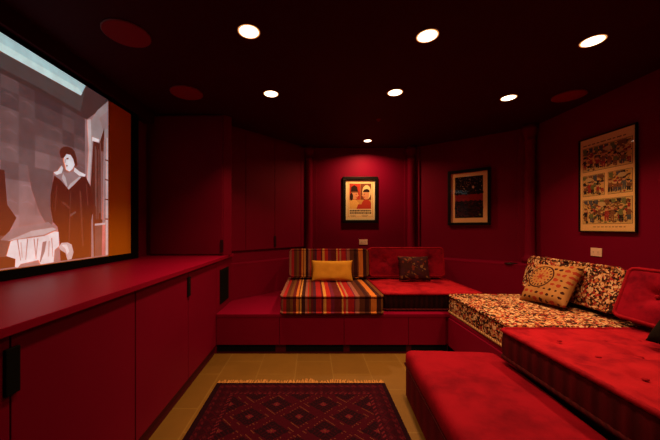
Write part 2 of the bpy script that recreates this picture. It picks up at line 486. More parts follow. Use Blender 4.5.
# ------------------------------------------------------------------ left run of cabinets
XC = -0.915
def base_cabinet(y0, y1, gap, label, pull=True):
    r = empty('base_cabinet', (XC, (y0 + y1) / 2, 0), label=label, cat='cabinet', group='base cabinets under the screen')
    c = (y0 + y1) / 2
    bm = box(B(), -0.80, -0.022, y0 - c + 0.001, y1 - c - 0.001, 0.08, 0.879); obj('body', bm, M_cab, r)
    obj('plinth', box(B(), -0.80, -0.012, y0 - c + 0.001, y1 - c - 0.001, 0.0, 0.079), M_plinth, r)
    for a, b_ in ((y0, gap), (gap, y1)):
        obj('door', box(B(), -0.021, 0, a - c + 0.0025, b_ - c - 0.0025, 0.083, 0.872, 0.002), M_cab, r)
    if pull:
        bm = B(); box(bm, 0.0, 0.010, gap - c - 0.022, gap - c + 0.022, 0.696, 0.838, 0.003)
        setp(obj('pull', bm, M_void, r), 'black recessed pull shared by the two doors')
    return r
base_cabinet(-0.36, 0.258, -0.05, 'red lacquer base cabinet nearest the viewer, left of the first black pull', False)
base_cabinet(0.262, 1.518, 0.89, 'red two-door base cabinet with the nearer, larger-looking black pull, under the screen')
base_cabinet(1.522, 2.80, 2.17, 'red two-door base cabinet with the farther black pull, beside the floor bench')
bm = box(B(), -0.80, 0.0, -0.27, 0.27, 0.0, 0.879, 0.002)
r = empty('end_cabinet', (XC, 3.074, 0), label='red end cabinet under the counter, with a black air vent in its side', cat='cabinet')
obj('body', bm, M_cab, r)
v = obj('vent', box(B(), 0.0, 0.006, -0.165, 0.125, 0.44, 0.782, 0.002), M_void, r)
bm = B()
for i in range(14):
    box(bm, 0.0061, 0.011, -0.15, 0.11, 0.455 + i * 0.0225, 0.463 + i * 0.0225)
obj('vent_slat', bm, M_void, v)
o = obj('counter_top', box(B(), XL + 0.005, -0.893, -0.40, 3.345, 0.880, 0.910, 0.003), M_top)
setp(o, 'long glossy red counter running under the projection screen', 'counter')

# tall cabinet standing on the far end of the counter
r = empty('tall_cabinet', (0, 0, 0.911), label='tall red cabinet standing on the far end of the counter, beside the screen', cat='cabinet')
bm = prism(B(), [(-1.745, 3.10), (-0.935, 3.10), (-0.868, 3.155), (-0.868, 3.17), (-0.99, 3.37), (-1.745, 3.54)], 0, H - 0.915, 0.004)
obj('body', bm, M_wall, r)
obj('door', box(B(), -1.70, -0.942, 3.081, 3.0995, 0.012, H - 0.935, 0.003), M_wall, r)
obj('pull', box(B(), -0.962, -0.930, 3.069, 3.0805, 0.035, 0.165, 0.003), M_dkpull, r)

# shallow wall cabinet with doors on the angled wall
d = Vector((P1[0] - P0[0], P1[1] - P0[1])); L = d.length; ang = math.atan2(d.y, d.x)
r = empty('wall_cabinet', (P0[0], P0[1], 0.0), (0, 0, ang), 'shallow red wall cabinet with flush doors on the angled wall left of the striped seat', 'cabinet')
obj('body', box(B(), 0.02, L - 0.05, -0.010, -0.001, 0.92, 2.39), M_wall, r)
for a, b_ in ((0.03, 0.176 * L), (0.176 * L, 0.513 * L), (0.513 * L, 0.875 * L), (0.875 * L, L - 0.06)):
    obj('door', box(B(), a + 0.003, b_ - 0.003, -0.020, -0.0105, 0.93, 2.36, 0.002), M_wall, r)
obj('pull', box(B(), 0.513 * L - 0.018, 0.513 * L + 0.018, -0.030, -0.0205, 0.955, 1.095, 0.003), M_dkpull, r)

# ------------------------------------------------------------------ projection screen with the film still
SX = -1.68
scr = empty('projection_screen', (SX, 1.565, 0.968), (0, 0, R(90)), 'wide projection screen on the left wall showing a sepia film still', 'screen')
# local: x along the wall (+Y), y = towards the wall, z up
bm = B(); box(bm, -1.155, 1.155, 0.0, 0.02, 0.0, 1.30)
M_scr = plain('lamplit_screen_cloth', (0.95, 0.33, 0.02), 0.9, 0, 0.0)  # warm lamp light on the off-white cloth is put into this orange
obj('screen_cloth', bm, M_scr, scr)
bm = B()
box(bm, -1.21, 1.265, -0.008, 0.05, -0.056, -0.001, 0.003)
box(bm, 1.156, 1.265, -0.008, 0.05, 0.0, 1.316, 0.003)
box(bm, -1.156, 1.156, -0.008, 0.05, 1.287, 1.316, 0.002)
box(bm, -1.21, -1.156, -0.008, 0.05, 0.0, 1.316, 0.003)
obj('border', bm, M_void, scr)
# film picture, lit by the projector: every tone its own light value
FM = []
def fm(r_, g_, b_):
    k = NT('film_tone'); k.base((0.95, 0.33, 0.02, 1)); k.rough(0.8); k.spec(0.0)  # base repeats the cloth's orange, painted-in lamp light
    c = lin(r_, g_, b_); c = (max(0, c[0] - 0.075), max(0, c[1] - 0.012), max(0, c[2] - 0.001), 1)
    o = k.obj(); f, _ = k.noise(o, 9.0, 5, 0.65)
    k.put(k.b.inputs['Emission Color'], k.mix(k.m('MULTIPLY_ADD', f, 1.8, -0.4, clamp=True), tuple(v * 0.72 for v in c[:3]) + (1,), tuple(v * 1.25 for v in c[:3]) + (1,)))
    k.b.inputs['Emission Strength'].default_value = 1.0
    FM.append(k.mat); return len(FM) - 1
bm = B()
rnd = random.Random(4)
T_w = [fm(76 + 10.6 * i_, 52 + 8.8 * i_, 47 + 9.2 * i_) for i_ in range(8)]
T_dk = fm(74, 50, 42); T_dk2 = fm(84, 64, 58); T_sky = fm(166, 190, 190); T_sky2 = fm(190, 210, 206)
T_side = fm(146, 124, 122); T_white = fm(214, 202, 202); T_face = fm(216, 206, 208); T_grey = fm(142, 112, 110); T_blk = fm(80, 36, 22); T_lt = fm(182, 162, 160); T_mid = fm(110, 72, 62); T_coat = fm(88, 42, 27); T_fold = fm(100, 52, 38)
def fp(pts, z, mi):
    f = bm.faces.new([bm.verts.new((x, -0.0003 * z, y)) for x, y in pts]); f.material_index = mi
fp([(-.865, 0.004), (.851, 0.004), (.851, 1.296), (-.865, 1.296)], 1, T_w[6])
q = 0.098
for i in range(16):
    for j in range(11):
        x0 = -0.865 + i * q; y0 = 0.21 + j * q
        if x0 > 0.60: continue
        hgt = max(0.0, min(1.0, (y0 - .2) / .9)); sh = max(0, min(7, int(round(6.2 - 6.0 * hgt + rnd.uniform(-1.1, 1.1)))))
        fp([(x0, y0), (min(x0 + q, .66), y0), (min(x0 + q, .66), min(y0 + q, 1.29)), (x0, min(y0 + q, 1.29))], 2, T_w[sh])
        if rnd.random() < 0.5:
            fp([(x0 + .01, y0 + q - .03), (x0 + .05, y0 + q - .012), (x0 + q - .01, y0 + q - .03), (x0 + q - .01, y0 + q - .038), (x0 + .05, y0 + q - .024)], 3, T_w[min(7, sh + 1)])
fp([(-.865, 1.07), (.25, 1.066), (.62, 1.04), (.73, 1.14), (.851, 1.278), (.851, 1.296), (-.865, 1.296)], 4, T_dk)
fp([(-.865, 1.10), (.25, 1.096), (.56, 1.075), (.612, 1.29), (.851, 1.296), (-.865, 1.296)], 5, T_dk2)
fp([(-.865, 1.173), (.564, 1.194), (.612, 1.29), (.616, 1.295), (-.865, 1.295)], 6, T_sky)
fp([(-.865, 1.222), (.247, 1.233), (.541, 1.237), (.578, 1.218), (.564, 1.194), (-.865, 1.173)], 7, T_sky2)
fp([(.727, 1.15), (.851, 1.278), (.851, 0.012), (.645, 0.012), (.655, .52), (.655, 1.034)], 5, T_side)
fp([(.75, 1.10), (.851, 1.20), (.851, 1.05), (.79, 1.02)], 6, T_grey)
fp([(.625, 1.038), (.66, 1.059), (.67, .826), (.645, .518), (.62, .515), (.64, .818)], 7, T_lt)
fp([(.675, .927), (.749, .93), (.743, .909), (.675, .896)], 8, T_white)
fp([(.685, .899), (.749, .90), (.804, 1.04), (.81, .661), (.793, .012), (.645, .012), (.655, .52)], 7, T_coat)
fp([(.70, .86), (.712, .87), (.722, .40), (.705, .40)], 8, T_mid)
fp([(.755, .90), (.765, .92), (.762, .35), (.748, .35)], 8, T_mid)
fp([(.799, .941), (.818, .955), (.81, .012), (.776, .012)], 9, T_grey)
fp([(.833, .968), (.845, .973), (.845, .012), (.821, .012)], 9, T_lt)
fp([(.665, .331), (.68, .339), (.69, .012), (.665, .012)], 9, T_grey)
fp([(.70, .26), (.815, .26), (.815, .012), (.70, .012)], 9, T_mid)
fp([(.70, .265), (.815, .275), (.815, .26), (.70, .25)], 10, T_lt)
fp([(.164, .60), (.34, .60), (.316, .36), (.334, .27), (.31, .22), (.24, .33), (.19, .46)], 8, T_w[3])
fp([(-.865, .55), (.035, .548), (.05, .36), (.10, .29), (.05, .19), (-.865, .19)], 8, T_coat)
fp([(-.865, .19), (.10, .19), (.10, .012), (-.865, .012)], 7, T_mid)
fp([(-.865, .092), (.089, .074), (.10, .012), (-.865, .012)], 9, T_coat)
fp([(.014, .167), (.078, .232), (.183, .25), (.302, .27), (.368, .225), (.274, .182), (.183, .172), (.067, .16)], 9, T_grey)
fp([(.345, .577), (.368, .571), (.406, .588), (.446, .575), (.497, .605), (.559, .616), (.606, .617), (.655, .55), (.685, .447), (.675, .339), (.655, .247), (.645, .012), (.471, .012), (.391, .012), (.383, .152), (.368, .239), (.334, .271), (.316, .36), (.316, .444), (.33, .516)], 10, T_blk)
fp([(.40, .40), (.47, .36), (.475, .37), (.41, .412)], 11, T_fold)
fp([(.55, .50), (.565, .50), (.59, .10), (.575, .10)], 11, T_fold)
fp([(.47, .31), (.52, .34), (.515, .352), (.465, .325)], 11, T_mid)
fp([(.338, .592), (.368, .608), (.398, .65), (.41, .636), (.414, .613), (.446, .609), (.488, .627), (.506, .659), (.55, .639), (.606, .628), (.601, .612), (.559, .600), (.506, .564), (.446, .506), (.391, .552), (.345, .574)], 12, T_grey)
fp([(.338, .592), (.368, .608), (.398, .65), (.41, .636), (.40, .60), (.36, .58)], 13, T_white)
fp([(.506, .659), (.55, .639), (.606, .628), (.601, .612), (.545, .61), (.50, .63)], 13, T_white)
fp([(.446, .506), (.471, .541), (.55, .603), (.564, .60), (.497, .534), (.455, .497)], 13, T_lt)
fp([(.418, .719), (.438, .741), (.467, .745), (.493, .716), (.506, .677), (.488, .645), (.463, .623), (.434, .631), (.426, .66), (.416, .684)], 14, T_face)
fp([(.38, .736), (.391, .762), (.414, .781), (.446, .791), (.48, .79), (.506, .772), (.523, .73), (.53, .682), (.514, .664), (.497, .71), (.471, .739), (.438, .737), (.414, .704), (.394, .70)], 15, T_coat)
fp([(.435, .709), (.453, .716), (.455, .705), (.437, .699)], 15, T_mid)
fp([(.432, .659), (.446, .664), (.446, .654), (.433, .651)], 15, T_mid)
fp([(.424, .70), (.43, .70), (.428, .675), (.421, .672)], 15, T_grey)
fp([(.045, .078), (.067, .157), (.089, .164), (.183, .172), (.274, .182), (.345, .209), (.375, .206), (.379, .113), (.345, .089), (.338, .011), (.247, .007), (.234, .036), (.123, .025), (.106, .007), (.091, .012), (.094, .057)], 12, T_white)
fp([(.26, .145), (.288, .15), (.274, .082), (.247, .022), (.24, .023), (.253, .096)], 13, T_grey)
fp([(.30, .15), (.312, .15), (.305, .05), (.296, .05)], 13, T_lt)
fp([(.12, .15), (.128, .15), (.135, .06), (.128, .06)], 13, T_lt)
fp([(.377, .106), (.398, .132), (.446, .133), (.48, .117), (.497, .063), (.48, .016), (.446, .013), (.43, .062), (.391, .085)], 13, T_lt)
fp([(.40, .118), (.44, .12), (.46, .07), (.44, .05), (.43, .09)], 14, T_white)
for yy in (.30, .46, .62, .78):
    fp([(.812, yy), (.848, yy), (.848, yy + .010), (.812, yy + .010)], 10, T_coat)
for xx in (.715, .735, .772, .786):
    fp([(xx, .84), (xx + .006, .85), (xx + .004, .30), (xx - .004, .30)], 9, T_grey if xx > .76 else T_mid)
fp([(.47, .49), (.476, .49), (.462, .06), (.452, .06)], 11, T_fold)
fp([(.36, .52), (.366, .52), (.352, .34), (.346, .34)], 11, T_fold)
fp([(.61, .56), (.618, .555), (.634, .40), (.626, .40)], 11, T_fold)
fp([(.41, .60), (.43, .575), (.446, .52), (.436, .515), (.40, .565)], 13, T_lt)
for xx, dd in ((.10, .02), (.16, -.01), (.20, .015), (.225, -.012), (.32, .01)):
    fp([(xx, .168), (xx + .007, .168), (xx + dd + .004, .045), (xx + dd, .045)], 14, T_grey)
fp([(.05, .16), (.19, .215), (.33, .235), (.36, .225), (.27, .19), (.18, .18)], 10, T_lt)
obj('film_picture', bm, FM, scr)

# ------------------------------------------------------------------ benches
def bench(name, pts, front, seams, label):
    r = empty(name, (0, 0, 0), label=label, cat='bench')
    obj('deck', prism(B(), pts, 0.352, 0.38, 0.003), M_cab, r)
    return r
r = bench('platform_bench', [(-0.912, 2.79), (1.30, 2.79), (2.43, 2.805), (2.43, 3.19), (1.415, 4.15), (-0.095, 4.15), (-0.912, 3.31)], None, None,
          'low red platform bench along the back wall, under the striped seat')
obj('carcass', prism(B(), [(-0.912, 2.812), (2.43, 2.812), (2.43, 3.19), (1.415, 4.15), (-0.095, 4.15), (-0.912, 3.31)], 0.09, 0.351), M_cab, r)
for a, b_ in ((-0.912, -0.31), (-0.31, 0.305), (0.305, 0.92), (0.92, 1.275)):
    obj('front_panel', box(B(), a + 0.002, b_ - 0.002, 2.792, 2.811, 0.088, 0.350, 0.002), M_cab, r)
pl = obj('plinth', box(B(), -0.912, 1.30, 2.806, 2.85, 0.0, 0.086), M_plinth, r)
for a, b_ in ((-0.905, -0.35), (-0.25, 0.30), (0.36, 0.90), (0.95, 1.29)):
    obj('air_slot', box(B(), a, b_, 2.803, 2.8055, 0.022, 0.085), M_void, pl)

r = bench('corner_bench', [(1.285, -0.20), (2.43, -0.20), (2.43, 2.80), (1.305, 2.785)], None, None, 'low red platform bench along the right wall, under the floral and red seats')
obj('carcass', prism(B(), [(1.305, -0.18), (2.43, -0.18), (2.43, 2.80), (1.31, 2.79)], 0.09, 0.351), M_cab, r)
for a, b_ in ((-0.19, 0.80), (0.80, 1.80), (1.80, 2.775)):
    obj('front_panel', box(B(), 1.288, 1.304, a + 0.002, b_ - 0.002, 0.088, 0.350, 0.002), M_cab, r)
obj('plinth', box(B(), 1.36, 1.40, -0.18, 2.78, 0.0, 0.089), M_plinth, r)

# ------------------------------------------------------------------ upholstered seats
def mattress(name, loc, rot, w, dp, h, mats, roll, label, cat, group=None, tufts=(), seed=0, crown=0.012, y0=None, tuftmat=None, sag=0.006, crush=0.0, corner=0.035, edge=0.013, toproll=None):
    """tufted mattress: local x width, y depth, z thickness; mats = (top, side)"""
    r = empty(name, loc, rot, label, cat, group)
    oy = 0 if y0 is None else y0 + dp / 2
    nx, ny, nz = 64, 62, 9
    def clampc(x, y, c=corner):
        ax, ay = abs(x) - (w / 2 - c), abs(y) - (dp / 2 - c)
        if ax > 0 and ay > 0:
            l = math.hypot(ax, ay)
            if l > c:
                ax, ay = ax * c / l, ay * c / l
                x = math.copysign(w / 2 - c + ax, x); y = math.copysign(dp / 2 - c + ay, y)
        return x, y
    def nz_(x, y, s, f): return noise.noise(Vector((x * f + seed * 7.1, y * f - seed * 3.3, s)))
    bm = B()
    top = {}; bot = {}
    for i in range(nx + 1):
        for j in range(ny + 1):
            u, v = -1 + 2 * i / nx, -1 + 2 * j / ny
            x, y = clampc(u * w / 2, v * dp / 2)
            e = (1 - abs(u) ** 5) * (1 - abs(v) ** 5)
            z = h + crown * e + sag * nz_(x, y, 1.0, 4.0) * e + 0.004 * nz_(x, y, 5.0, 13.0) * e
            if crush:
                cw = max(0, min(1, (-v - 0.25) / 0.35)) * e
                z -= crush * cw * max(0, nz_(x, y, 9.0, 7.0) + 0.1) + 0.5 * crush * cw * abs(nz_(x, y, 3.0, 16.0))
            for tx, ty in tufts:
                rr = math.hypot(x - tx, y - ty)
                z -= 0.030 * math.exp(-(rr / 0.045) ** 2) + 0.006 * math.exp(-(rr / 0.12) ** 2)
                if rr > 1e-3:
                    a = math.atan2(y - ty, x - tx)
                    z -= 0.007 * math.exp(-(rr / 0.10) ** 2) * max(0, math.cos(4 * a + seed))
            top[i, j] = bm.verts.new((x, y + oy, z))
            bot[i, j] = bm.verts.new((x, y + oy, 0.0))
    for i in range(nx):
        for j in range(ny):
            f = bm.faces.new((top[i, j], top[i + 1, j], top[i + 1, j + 1], top[i, j + 1])); f.material_index = 0
            f = bm.faces.new((bot[i, j], bot[i, j + 1], bot[i + 1, j + 1], bot[i + 1, j])); f.material_index = 1
    per = [(i, 0) for i in range(nx)] + [(nx, j) for j in range(ny)] + [(i, ny) for i in range(nx, 0, -1)] + [(0, j) for j in range(ny, 0, -1)]
    n = len(per); rings = [[bot[p] for p in per]]
    cen = Vector((0, oy, 0))
    for kz in range(1, nz):
        t = kz / nz; ring = []
        for q_, p in enumerate(per):
            b0, t0 = bot[p].co, top[p].co
            c = b0.lerp(t0, t)
            o_ = Vector((c.x, c.y - oy))
            ex = abs(o_.x) / (w / 2); ey = abs(o_.y) / (dp / 2)
            nv = Vector((math.copysign(ex ** 12, o_.x), math.copysign(ey ** 12, o_.y), 0)).normalized()
            amp = 0.006 * math.sin(PI * t) + 0.003 * math.sin(q_ * 2.1) * math.sin(PI * t)
            ring.append(bm.verts.new(c + nv * amp))
        rings.append(ring)
    rings.append([top[p] for p in per])
    for a, b_ in zip(rings, rings[1:]):
        for q_ in range(n):
            l = (q_ + 1) % n
            f = bm.faces.new((a[q_], a[l], b_[l], b_[q_])); f.material_index = 1
    pt = [v.co.copy() for v in rings[-1]]; pb = [v.co.copy() for v in rings[0]]
    obj('mattress', bm, list(mats), r, smooth=True)
    obj('piping', tube(B(), [(p.x, p.y, p.z - edge * 0.35) for p in pt], edge, True, 8, 0.10), toproll or roll, r, smooth=True)
    obj('piping', tube(B(), [(p.x, p.y, edge) for p in pb], edge, True, 8, 0.10), roll, r, smooth=True)
    for tx, ty in tufts:
        zt = h + crown - 0.032
        obj('tuft', lathe(B(), [(0.006, 0), (0.013, 0.002), (0.012, 0.006), (0.004, 0.009)], 12), tuftmat or roll, r, smooth=True, loc=(tx, ty + oy, zt))
    return r
def grid(xs, ys): return [(x, y) for x in xs for y in ys]

SEATS = 'floor mattress seats'
mattress('seat_mattress', (0.190, 3.295, 0.382), (0, 0, 0), 0.97, 1.03, 0.172, (M_stripe, M_stripe), M_stripe,
         'multicoloured striped seat mattress on the back bench', 'seat cushion', tufts=(), seed=1)
mattress('back_mattress', (0.21, 3.79, 0.582), (R(82), 0, 0), 0.965, 0.325, 0.17, (M_stripe, M_stripe), M_stripe,
         'upright striped back mattress behind the mustard pillow', 'back cushion', seed=2, y0=0.0)
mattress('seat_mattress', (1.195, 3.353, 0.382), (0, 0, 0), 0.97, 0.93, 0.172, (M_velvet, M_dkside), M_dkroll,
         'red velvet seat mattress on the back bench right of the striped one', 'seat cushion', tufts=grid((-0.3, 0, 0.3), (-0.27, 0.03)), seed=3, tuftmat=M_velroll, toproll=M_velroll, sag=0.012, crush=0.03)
mattress('back_mattress', (1.18, 3.80, 0.582), (R(82), 0, 0), 0.92, 0.345, 0.17, (M_velback, M_velback), M_velroll,
         'upright crimson velvet back mattress against the back wall', 'back cushion', tufts=grid((-0.27, 0.27), (0.02,)), seed=4, y0=0.0)
mattress('seat_mattress', (1.812, 2.372, 0.382), (0, 0, R(-91.5)), 0.92, 1.0, 0.172, (M_floral, M_floral), M_florroll,
         'beige floral seat mattress on the right bench', 'seat cushion', tufts=(), seed=5, toproll=M_floral)
mattress('back_mattress', (2.262, 2.462, 0.574), (R(77), 0, R(-92)), 0.92, 0.308, 0.18, (M_floral, M_floral), M_florroll,
         'upright beige floral back mattress along the right wall', 'back cushion', seed=6, y0=0.0, edge=0.014, corner=0.05, toproll=M_floral)
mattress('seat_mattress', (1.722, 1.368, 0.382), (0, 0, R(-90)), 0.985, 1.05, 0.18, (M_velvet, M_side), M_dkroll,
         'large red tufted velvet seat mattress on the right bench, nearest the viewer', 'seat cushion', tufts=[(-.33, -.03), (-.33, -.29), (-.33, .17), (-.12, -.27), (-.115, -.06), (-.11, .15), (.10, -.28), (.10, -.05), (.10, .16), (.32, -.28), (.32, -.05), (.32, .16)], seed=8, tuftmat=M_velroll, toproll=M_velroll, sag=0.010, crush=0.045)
mattress('back_mattress', (2.125, 1.475, 0.583), (R(70), 0, R(-90)), 0.97, 0.33, 0.12, (M_velback, M_velback), M_velroll,
         'upright red velvet back mattress at the right edge of the view', 'back cushion', tufts=grid((-0.30, -0.02, 0.26), (0.01,)), seed=9, tuftmat=M_velroll, y0=0.0, corner=0.035, edge=0.013)

# ottoman
ot = empty('ottoman', (0.925, 1.42, 0.0), (0, 0, R(-4)), 'low rectangular crimson velvet ottoman on the tile floor beside the rug', 'ottoman')
ow, ol = 0.625, 1.30
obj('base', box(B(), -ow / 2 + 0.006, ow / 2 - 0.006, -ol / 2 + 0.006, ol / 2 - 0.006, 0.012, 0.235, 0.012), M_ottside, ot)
for sx in (-1, 1):
    for sy in (-1, 1):
        obj('foot', lathe(B(), [(0.018, 0), (0.022, 0.004), (0.022, 0.0115)], 16), M_black, ot, loc=(sx * (ow / 2 - .05), sy * (ol / 2 - .05), 0))
bm = B(); nx, ny = 26, 52; g = {}
for i in range(nx + 1):
    for j in range(ny + 1):
        u, v = -1 + 2 * i / nx, -1 + 2 * j / ny
        ru = math.copysign(1 - (1 - abs(u)) ** 1.5, u) if abs(u) > .0 else 0
        rv = math.copysign(1 - (1 - abs(v)) ** 1.5, v)
        x, y = ru * ow / 2, rv * ol / 2
        dx, dy = ow / 2 - abs(x), ol / 2 - abs(y)
        fx = 1 - max(0, 1 - dx / 0.05) ** 2; fy = 1 - max(0, 1 - dy / 0.05) ** 2
        z = 0.300 + 0.044 * math.sqrt(max(0, fx)) * math.sqrt(max(0, fy)) + 0.012 * (1 - u ** 2) * (1 - v ** 2)
        z += 0.004 * noise.noise(Vector((x * 7, y * 7, 2.0))) * fx * fy
        c = 0.04
        ax, ay = abs(x) - (ow / 2 - c), abs(y) - (ol / 2 - c)
        if ax > 0 and ay > 0 and math.hypot(ax, ay) > c:
            l = math.hypot(ax, ay); x = math.copysign(ow / 2 - c + ax * c / l, x); y = math.copysign(ol / 2 - c + ay * c / l, y)
        g[i, j] = bm.verts.new((x, y, z))
for i in range(nx):
    for j in range(ny):
        bm.faces.new((g[i, j], g[i + 1, j], g[i + 1, j + 1], g[i, j + 1]))
per = [(i, 0) for i in range(nx)] + [(nx, j) for j in range(ny)] + [(i, ny) for i in range(nx, 0, -1)] + [(0, j) for j in range(ny, 0, -1)]
prev = [g[p] for p in per]
for z, s in ((0.262, 1.003), (0.2355, 0.998)):
    cur = [bm.verts.new((v.co.x * s, v.co.y * s, z)) for v in [g[p] for p in per]]
    for q_ in range(len(per)):
        l = (q_ + 1) % len(per); bm.faces.new((prev[q_], prev[l], cur[l], cur[q_]))
    prev = cur
bm.faces.new(prev)
obj('seat_cushion', bm, M_velvet2, ot, smooth=True)
pts = [(v[0], v[1]) for v in ((-ow / 2, -ol / 2), (ow / 2, -ol / 2), (ow / 2, ol / 2), (-ow / 2, ol / 2))]
path = []
for a, b_ in zip(pts, pts[1:] + pts[:1]):
    for t in range(20):
        path.append((a[0] + (b_[0] - a[0]) * t / 20, a[1] + (b_[1] - a[1]) * t / 20, 0.238))
obj('piping', tube(B(), path, 0.005), M_dkroll, ot, smooth=True)

# ------------------------------------------------------------------ pillows
def pillow(name, loc, rot, w, h, t, mat, label, seed=0, pinch=0.07, spin=0):
    n = 36; bm = B(); T = {}; Bt = {}
    for i in range(n + 1):
        for j in range(n + 1):
            u, v = -1 + 2 * i / n, -1 + 2 * j / n
            x = u * w / 2 * (1 - pinch * (1 - v * v) * abs(u) ** 3); y = v * h / 2 * (1 - pinch * (1 - u * u) * abs(v) ** 3)
            th = t / 2 * (max(0, 1 - u ** 4) * max(0, 1 - v ** 4)) ** 0.55
            wr = 0.006 * noise.noise(Vector((x * 14 + seed, y * 14, 0))) * (th / (t / 2))
            T[i, j] = bm.verts.new((x, y, th + wr))
            Bt[i, j] = T[i, j] if (i in (0, n) or j in (0, n)) else bm.verts.new((x, y, -th + wr))
    for i in range(n):
        for j in range(n):
            bm.faces.new((T[i, j], T[i + 1, j], T[i + 1, j + 1], T[i, j + 1]))
            bm.faces.new((Bt[i, j], Bt[i, j + 1], Bt[i + 1, j + 1], Bt[i + 1, j]))
    bmesh.ops.remove_doubles(bm, verts=bm.verts[:], dist=1e-6)
    bmesh.ops.rotate(bm, verts=bm.verts[:], cent=(0, 0, 0), matrix=Matrix.Rotation(R(spin), 3, 'Z'))
    o = obj(name, bm, mat, smooth=True, loc=loc, rot=rot)
    return setp(o, label, 'pillow')
pillow('throw_pillow', (0.240, 3.50, 0.690), (R(74), 0, R(-1)), 0.495, 0.25, 0.11, M_mustard, 'plain mustard lumbar pillow leaning on the striped back mattress', 1)
pillow('throw_pillow', (1.225, 3.53, 0.716), (R(72), R(0), R(-3)), 0.37, 0.30, 0.12, M_dkpat, 'dark patterned square pillow leaning on the crimson velvet back mattress', 2)
pillow('throw_pillow', (1.970, 2.425, 0.736), (R(54), 0, R(-82)), 0.395, 0.38, 0.11, M_suzani, 'tan embroidered pillow with a round medallion, leaning on the floral back mattress', 3, 0.07, 5)
pillow('throw_pillow', (1.872, 1.375, 0.722), (R(56), 0, R(-90)), 0.40, 0.30, 0.11, M_blackcloth, 'black pillow leaning on the red tufted seat at the right edge of the view', 4)

# ------------------------------------------------------------------ rug
rg = empty('rug', (-0.085, 1.285, 0.001), (0, 0, 0), 'dark red and black knotted rug with diamond motifs on the tan tile floor', 'rug')
obj('pile', box(B(), -RW / 2, RW / 2, -RL / 2, RL / 2, 0.0, 0.010, 0.003), M_rug, rg)
bm = B(); rn = random.Random(3)
for e_ in (1, -1):
    x = -RW / 2 + 0.004
    while x < RW / 2 - 0.004:
        l = 0.040 + 0.04 * noise.noise(Vector((x * 9, e_, 0))) + rn.uniform(-0.012, 0.016); sx = rn.uniform(-0.016, 0.016)
        y_ = e_ * (RL / 2 - 0.003)
        tube(bm, [(x, y_, 0.006), (x + sx * 0.4, y_ + e_ * l * 0.5, 0.0045), (x + sx, y_ + e_ * l, 0.005)], 0.0050, False, 5)
        x += 0.0085
fr_ = obj('fringe', bm, M_fringe, rg, smooth=True)
fr_['kind'] = 'stuff'; fr_['label'] = 'pale knotted cotton fringe along the rug ends'

# ------------------------------------------------------------------ framed pictures
def framed(name, loc, rz, w, h, fw, dep, matcol, label, matfn, matw):
    """root local x right, y up, z out of wall"""
    r = empty(name, loc, (R(90), 0, rz), label, 'framed picture')
    bm = B()
    box(bm, -w / 2, w / 2, h / 2 - fw, h / 2, 0.001, dep, 0.003); box(bm, -w / 2, w / 2, -h / 2, -h / 2 + fw, 0.001, dep, 0.003)
    box(bm, -w / 2, -w / 2 + fw, -h / 2 + fw, h / 2 - fw, 0.001, dep, 0.003); box(bm, w / 2 - fw, w / 2, -h / 2 + fw, h / 2 - fw, 0.001, dep, 0.003)
    obj('frame', bm, M_frame, r)
    obj('mat_board', box(B(), -w / 2 + fw, w / 2 - fw, -h / 2 + fw, h / 2 - fw, 0.002, 0.008), plain('mat_card', matcol, 0.8, 0, 0.1), r)
    bm = B(); mats = matfn(bm, w - 2 * fw, h - 2 * fw)
    obj('print', bm, mats, r)
    obj('glazing', box(B(), -w / 2 + fw, w / 2 - fw, -h / 2 + fw, h / 2 - fw, dep - 0.008, dep - 0.0055), M_glass, r)
    return r
def inks(*cols): return [plain('print_ink', c, 0.8, 0, 0.1) for c in cols]

